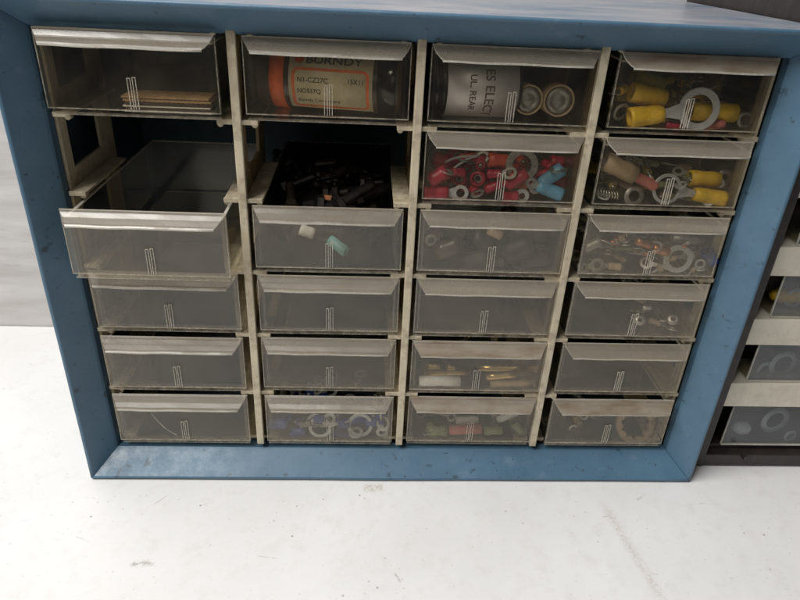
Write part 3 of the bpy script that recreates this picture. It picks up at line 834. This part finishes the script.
card('white_card', 'middle white card in the flat stack of the top left drawer', .0058, .0009, 'paper', 'card', x=x0 - .0006)
card('dark_card', 'thin dark strip under the brown cardboard in the top left drawer', .0042, .0012, 'amber', 'card', x=x0 + .0008)
card('dark_card', 'thin dark strip directly under the brown card stack of the top left drawer', .0070, .0018, 'amber', 'card', x=x0 + .001)
card('cardboard_strip', 'brown corrugated cardboard strip in the middle of the stack of the top left drawer', .0092, .0014, 'card', 'cardboard')
card('cardboard_sheet', 'smooth brown cardboard sheet topmost in the stack of the top left drawer', .0112, .0012, 'card', 'cardboard', x=x0 - .001)

# --- text bent on a cylinder
def text_polys(s, size):
    cu = bpy.data.curves.new('t', 'FONT'); cu.body = s; cu.size = size; cu.align_x = 'LEFT'; cu.align_y = 'CENTER'; cu.offset = size * .012
    o = bpy.data.objects.new('t', cu); COL.objects.link(o)
    dg = bpy.context.evaluated_depsgraph_get(); dg.update()
    me = bpy.data.meshes.new_from_object(o.evaluated_get(dg)); bpy.data.objects.remove(o)
    return me
def wrap(me, Rr, fx, mat, name, parent):
    """fx: (x,y) -> (axial, angle)"""
    for v in me.vertices:
        t, a = fx(v.co.x, v.co.y); v.co = (t, -Rr * math.cos(a), Rr * math.sin(a))
    me.materials.clear(); me.materials.append(M[mat])
    return link(name, me, None, parent)
def patch(Rr, t0, t1, a0, a1, th, n=24):
    b = bmesh.new(); rows = []
    for k in range(n + 1):
        a = a0 + (a1 - a0) * k / n
        rows.append([b.verts.new((t, -R * math.cos(a), R * math.sin(a))) for t, R in ((t0, Rr), (t1, Rr), (t1, Rr + th), (t0, Rr + th))])
    for A, C in zip(rows, rows[1:]):
        for q in range(4):
            f = b.faces.new([A[q], A[(q + 1) % 4], C[(q + 1) % 4], C[q]]); f.smooth = q in (0, 2)
    b.faces.new(rows[0]); b.faces.new(rows[-1]); mb = MB(); mb.merge(b); return mb
# bottle
BR = .0198
bot = empty('bottle', 'brown bottle with orange band and cream label lying in second column, top drawer', 'bottle')
Lb = .100
bot.matrix_world = Matrix.Translation((.1965, .0470, DRAW[1, 0][2] + .0026 + BR)) @ Matrix.Rotation(R_(-9), 4, 'Z') @ Matrix.Rotation(R_(-7), 4, 'X')
mb = MB(); h = Lb / 2
mb.lathe([(-h + .004, 0), (-h + .004, BR * .96), (-h + .006, BR), (h - .004, BR), (h - .001, BR * .93), (h, BR * .8), (h - .001, BR * .6), (h - .001, 0)], 'X', 48)
link('body', mb.mesh('body'), 'amber', bot)
mb = MB(); mb.lathe([(-h - .004, 0), (-h - .004, BR * .82), (-h - .002, BR * .88), (-h + .0039, BR * .88), (-h + .0039, 0)], 'X', 40)
link('cap', mb.mesh('cap'), 'black_shiny', bot)
mb = patch(BR, -h + .0133, -h + .0227, R_(-110), R_(110), .00025, 60); link('band', mb.mesh('band'), 'orange_ink', bot)
lt0, lt1 = -h + .0262, h - .0190
mb = patch(BR, lt0, lt1, R_(-66), R_(95), .00025, 50); lb = link('label', mb.mesh('label'), 'cream_paper', bot)
# orange rounded border
b = bmesh.new(); ring = []
bx0, bx1, bs0, bs1, rad, wd = lt0 + .0022, lt1 - .0022, BR * R_(-59), BR * R_(21), .0045, .0017
pts = []
for (cx_, cs_, a0) in ((bx1 - rad, bs1 - rad, 0), (bx0 + rad, bs1 - rad, 90), (bx0 + rad, bs0 + rad, 180), (bx1 - rad, bs0 + rad, 270)):
    for k in range(9):
        a = R_(a0 + 90 * k / 8); pts.append((cx_, cs_, math.cos(a), math.sin(a)))
full = []
for i, p in enumerate(pts):
    q = pts[(i + 1) % len(pts)]
    P0 = (p[0] + p[2] * rad, p[1] + p[3] * rad, p[0] + p[2] * (rad - wd), p[1] + p[3] * (rad - wd))
    P1 = (q[0] + q[2] * rad, q[1] + q[3] * rad, q[0] + q[2] * (rad - wd), q[1] + q[3] * (rad - wd))
    L = math.hypot(P1[0] - P0[0], P1[1] - P0[1]); n = max(1, int(L / .0008))
    for k in range(n): full.append(tuple(P0[j] + (P1[j] - P0[j]) * k / n for j in range(4)))
rr = [[b.verts.new((t, -(BR + e) * math.cos(s / BR), (BR + e) * math.sin(s / BR))) for t, s, e in ((f[0], f[1], .0004), (f[2], f[3], .0004), (f[2], f[3], .0001), (f[0], f[1], .0001))] for f in full]
for i in range(len(rr)):
    A, C = rr[i], rr[(i + 1) % len(rr)]
    for q in range(4): b.faces.new([A[q], A[(q + 1) % 4], C[(q + 1) % 4], C[q]])
mb = MB(); mb.merge(b); link('border', mb.mesh('border'), 'orange_ink', lb)
def line(s, size, t0, ang, mat='faded_ink', parent=None, sx=1.0):
    me = text_polys(s, size); wrap(me, BR + .00045, lambda x, y: (t0 + x * sx, R_(ang) + y / BR), mat, 'lettering', parent or lb)
line('BURNDY', .0076, lt0 + .0105, 36, sx=1.22)
line('N1-CZ27C', .0042, lt0 + .0056, -1, sx=1.05); line('15X11', .0042, lt1 - .0165, 0)
line('NO517Q', .0040, lt0 + .0056, -21)
line('Burndy Connectors', .0034, lt0 + .0056, -40, sx=1.02)
mb = MB(); mb.lathe([(lt1 + .0030, BR * .99), (lt1 + .0030, BR * 1.012), (h - .0055, BR * 1.012), (h - .004, BR * 1.004), (h - .004, BR * .99), (lt1 + .0030, BR * .99)], 'X', 48)
link('collar', mb.mesh('collar'), 'black_shiny', bot)
mb = MB(); b = bmesh.new(); cc = []
for k in range(20):
    a = 2 * math.pi * k / 20; t = lt0 + .0065 + .0030 * math.cos(a); s = R_(37) + .0030 * math.sin(a) / BR
    cc.append(b.verts.new((t, -(BR + .0005) * math.cos(s), (BR + .0005) * math.sin(s))))
b.faces.new(cc); mb.merge(b); link('emblem', mb.mesh('emblem'), 'orange_ink', lb)

# can with silver label
CR = .0196
can = empty('canister', 'canister with silver label and glossy black end lying in third column, top drawer', 'canister')
can.matrix_world = Matrix.Translation((.2890, .0435, DRAW[2, 0][2] + .0026 + CR)) @ Matrix.Rotation(R_(2), 4, 'Z')
mb = MB(); mb.lathe([(-.0175, 0), (-.0175, CR * .985), (.0315, CR * .985), (.0325, CR * .95), (.0325, CR * .8), (.0312, CR * .78), (.0312, 0)], 'X', 48)
link('body', mb.mesh('body'), 'dark_metal', can)
mb = MB()
mb.lathe([(-.0310, 0), (-.0310, CR * .72), (-.0300, CR * .88), (-.0280, CR * .93), (-.0270, CR * .84), (-.0255, CR * .84), (-.0245, CR * .95), (-.0220, CR * .95), (-.0212, CR * .86), (-.0200, CR * .86), (-.0192, CR * .97), (-.0177, CR * .97), (-.0177, 0)], 'X', 14)
link('cap', mb.mesh('cap'), 'black_shiny', can)
mb = patch(CR * .985, -.0168, .0300, R_(-100), R_(120), .00025, 60); cl = link('label', mb.mesh('label'), 'silver_label', can)
def vline(s, size, t, a0):
    me = text_polys(s, size); wrap(me, CR * .985 + .0004, lambda x, y: (t + y, R_(a0) - x / CR), 'faded_ink', 'lettering', cl)
vline('ES ELECT', .0086, .0105, 44); vline('UL, REAR', .0060, -.0005, 32)
for k, (c_, rad, lab) in enumerate((((529, 100), .0098, 'plain round metal end of a small cylinder beside the silver-labelled canister'), ((559.5, 101), .0104, 'round cylinder end with concentric rings at the right of third column top drawer'))):
    e = empty('capacitor', lab, 'capacitor'); e.location = at(*c_, .030); e.rotation_euler = (R_(-4), 0, R_(6 - 4 * k))
    mb = MB(); mb.lathe([(.0012, 0), (.0012, rad * .9), (0, rad * .93), (0, rad), (.028, rad), (.028, 0)], 'Y', 36); link('body', mb.mesh('body'), 'tan', e)
    mb = MB(); mb.lathe([(.0008, 0), (.0004, rad * .3), (.0009, rad * .34), (.0009, rad * .5), (.0002, rad * .54), (.0002, rad * .72), (.0010, rad * .76), (.0011, rad * .88), (.00115, 0)], 'Y', 36)
    link('end_disc', mb.mesh('end_disc'), 'dull', e)

# ------------------------------------------------------------------ second cabinet on the right
X0, X1 = .5128, .7900; Z1 = .5460
c2 = empty('parts_cabinet', 'dark plastic parts cabinet with cream shelf bars, standing right of the blue cabinet', 'cabinet', (X0, .02, 0))
def P2(name, me, mats, parent=None):
    o = link(name, me, mats, c2); o.matrix_parent_inverse = Matrix.Translation((-X0, -.02, 0)); return o
mb = MB(); t = .0150
mb.box(X0, X0 + t, .0200, .2395, 0, Z1, bev=.001); mb.box(X1 - t, X1, .0200, .2395, 0, Z1, bev=.001)
mb.box(X0 + t + .0001, X1 - t - .0001, .0205, .228, Z1 - .014, Z1 - .0005, bev=.001)
mb.box(X0 + t + .0001, X1 - t - .0001, .0205, .0300, .0003, .0130, bev=.001)
mb.box(X0 + t + .0001, X1 - t - .0001, .0301, .228, .0003, .0170, bev=.001)
mb.box(X0 + t + .0001, X1 - t - .0001, .224, .2278, .0235, Z1 - .0145)
P2('housing', mb.mesh('housing'), 'black')
bars = [.0660 + .062 * k for k in range(8)]
for z in bars[:7]:
    mb = MB(); mb.box(X0 + t + .0001, X1 - t - .0001, .0215, .0235, z, z + .0240, bev=.0006); mb.box(X0 + t + .0002, X1 - t - .0002, .0236, .060, z + .0215, z + .0236)
    P2('shelf_bar', mb.mesh('shelf_bar'), 'ivory_clean')
dw = .1120
def drawer2(h=.0365):
    mb = MB(); w2 = dw
    mb.box(0, w2, 0, .0014, .0012, h, 0); mb.box(0, .0012, .0015, .16, .0012, h, 1); mb.box(w2 - .0012, w2, .0015, .16, .0012, h, 1)
    mb.box(.0013, w2 - .0013, .1585, .16, .0012, h, 1); mb.box(.0013, w2 - .0013, .0015, .158, .0012, .0024, 1)
    mb.box(-.0005, w2 + .0005, -.0012, .0013, .0, .0011, 2); mb.box(-.0007, -.0001, -.0004, .0010, .0012, h, 2)
    return mb.mesh('drawer')
me2 = drawer2()
me3 = drawer2(.0455)
for q in (me2, me3):
    for m in ('smoky', 'side', 'edge'): q.materials.append(M[m])
for i, z in enumerate([.0185] + [.0900 + .062 * k for k in range(7)]):
    for j in range(2):
        d = link('drawer', me2 if i else me3, None, c2, (.0305 + j * (dw + .004), .0050 if i else .0080, z + .0002))
mb = MB(); mb.box(X0 + .048, X0 + .0505, .0165, .0204, .0100, .0145, bev=.0004)
P2('catch', mb.mesh('catch'), 'black')
# things in the right-hand cabinet
def blob(label, p, r, mat, name='lump', cat='small part'):
    mb = MB(); n = 12
    mb.lathe([(-r[0] + 2 * r[0] * k / n, r[1] * math.sqrt(max(0, 1 - (2 * k / n - 1) ** 2)) * (1 + .12 * math.sin(k * 2.3))) for k in range(n + 1)], 'X', 16)
    o = link(name, mb.mesh(name), mat); o.location = p; return tag(o, label, cat)
o = blob('white crumpled plug lying in the bottom drawer of the dark cabinet', at(738, 437, .040), (.0085, .0062), 'white', 'plug', 'plug')
o.location.z = .0187 + .0025 + .0062
def rwash(label, u, v, y, R, mat='plate'): washer(label, (u, v), y, R, R * .62, mat, tilt=.2)
rwash('large grey ring leaning in the bottom drawer of the dark cabinet', 775, 420, .036, .0135)
rwash('small grey ring at the right of the bottom drawer of the dark cabinet', 790, 436, .034, .0060)
rwash('large grey ring in the second lowest drawer of the dark cabinet', 783, 364, .036, .0130)
rwash('smaller grey ring in the second lowest drawer of the dark cabinet', 765, 370, .036, .0080)
rwash('grey ring in the third lowest drawer of the dark cabinet', 795, 298, .038, .0090)
o = blob('yellow wedge lying in the third lowest drawer of the dark cabinet', at(783, 308, .042), (.0160, .0070), 'yellow', 'wedge', 'small part'); o.location.z = .1537 + .0095

# ------------------------------------------------------------------ light
w = bpy.data.worlds.new('World'); S.world = w; w.use_nodes = True
bg = w.node_tree.nodes['Background']; bg.inputs[0].default_value = (.90, .95, 1, 1); bg.inputs[1].default_value = .05
def area(name, loc, target, sx, sy, power, col):
    l = bpy.data.lights.new(name, 'AREA'); l.shape = 'RECTANGLE'; l.size = sx; l.size_y = sy; l.energy = power; l.color = col
    o = bpy.data.objects.new(name, l); COL.objects.link(o); o.location = loc
    o.rotation_euler = (Vector(target) - Vector(loc)).to_track_quat('-Z', 'Y').to_euler(); return o
area('ceiling_lamp', (-.85, -.72, 1.80), (.25, 0, .1), 1.3, .5, 52, (1, .985, .955))
area('ceiling_lamp', (-.2, -.1, 1.9), (.25, 0, .0), 1.3, .35, 13, (.97, .98, 1))
area('room_bounce_fill', (.3, -2.4, 1.5), (.25, 0, .1), 2.2, 1.0, 5, (1, .98, .95))  # added fill standing in for light bounced by the room

S.render.engine = 'CYCLES'
cy = S.cycles
cy.max_bounces = 12; cy.transparent_max_bounces = 40; cy.diffuse_bounces = 4; cy.glossy_bounces = 4
cy.use_denoising = True
cy.caustics_reflective = False; cy.caustics_refractive = False
S.view_settings.view_transform = 'Standard'; S.view_settings.look = 'None'; S.view_settings.exposure = 0; S.view_settings.gamma = 1
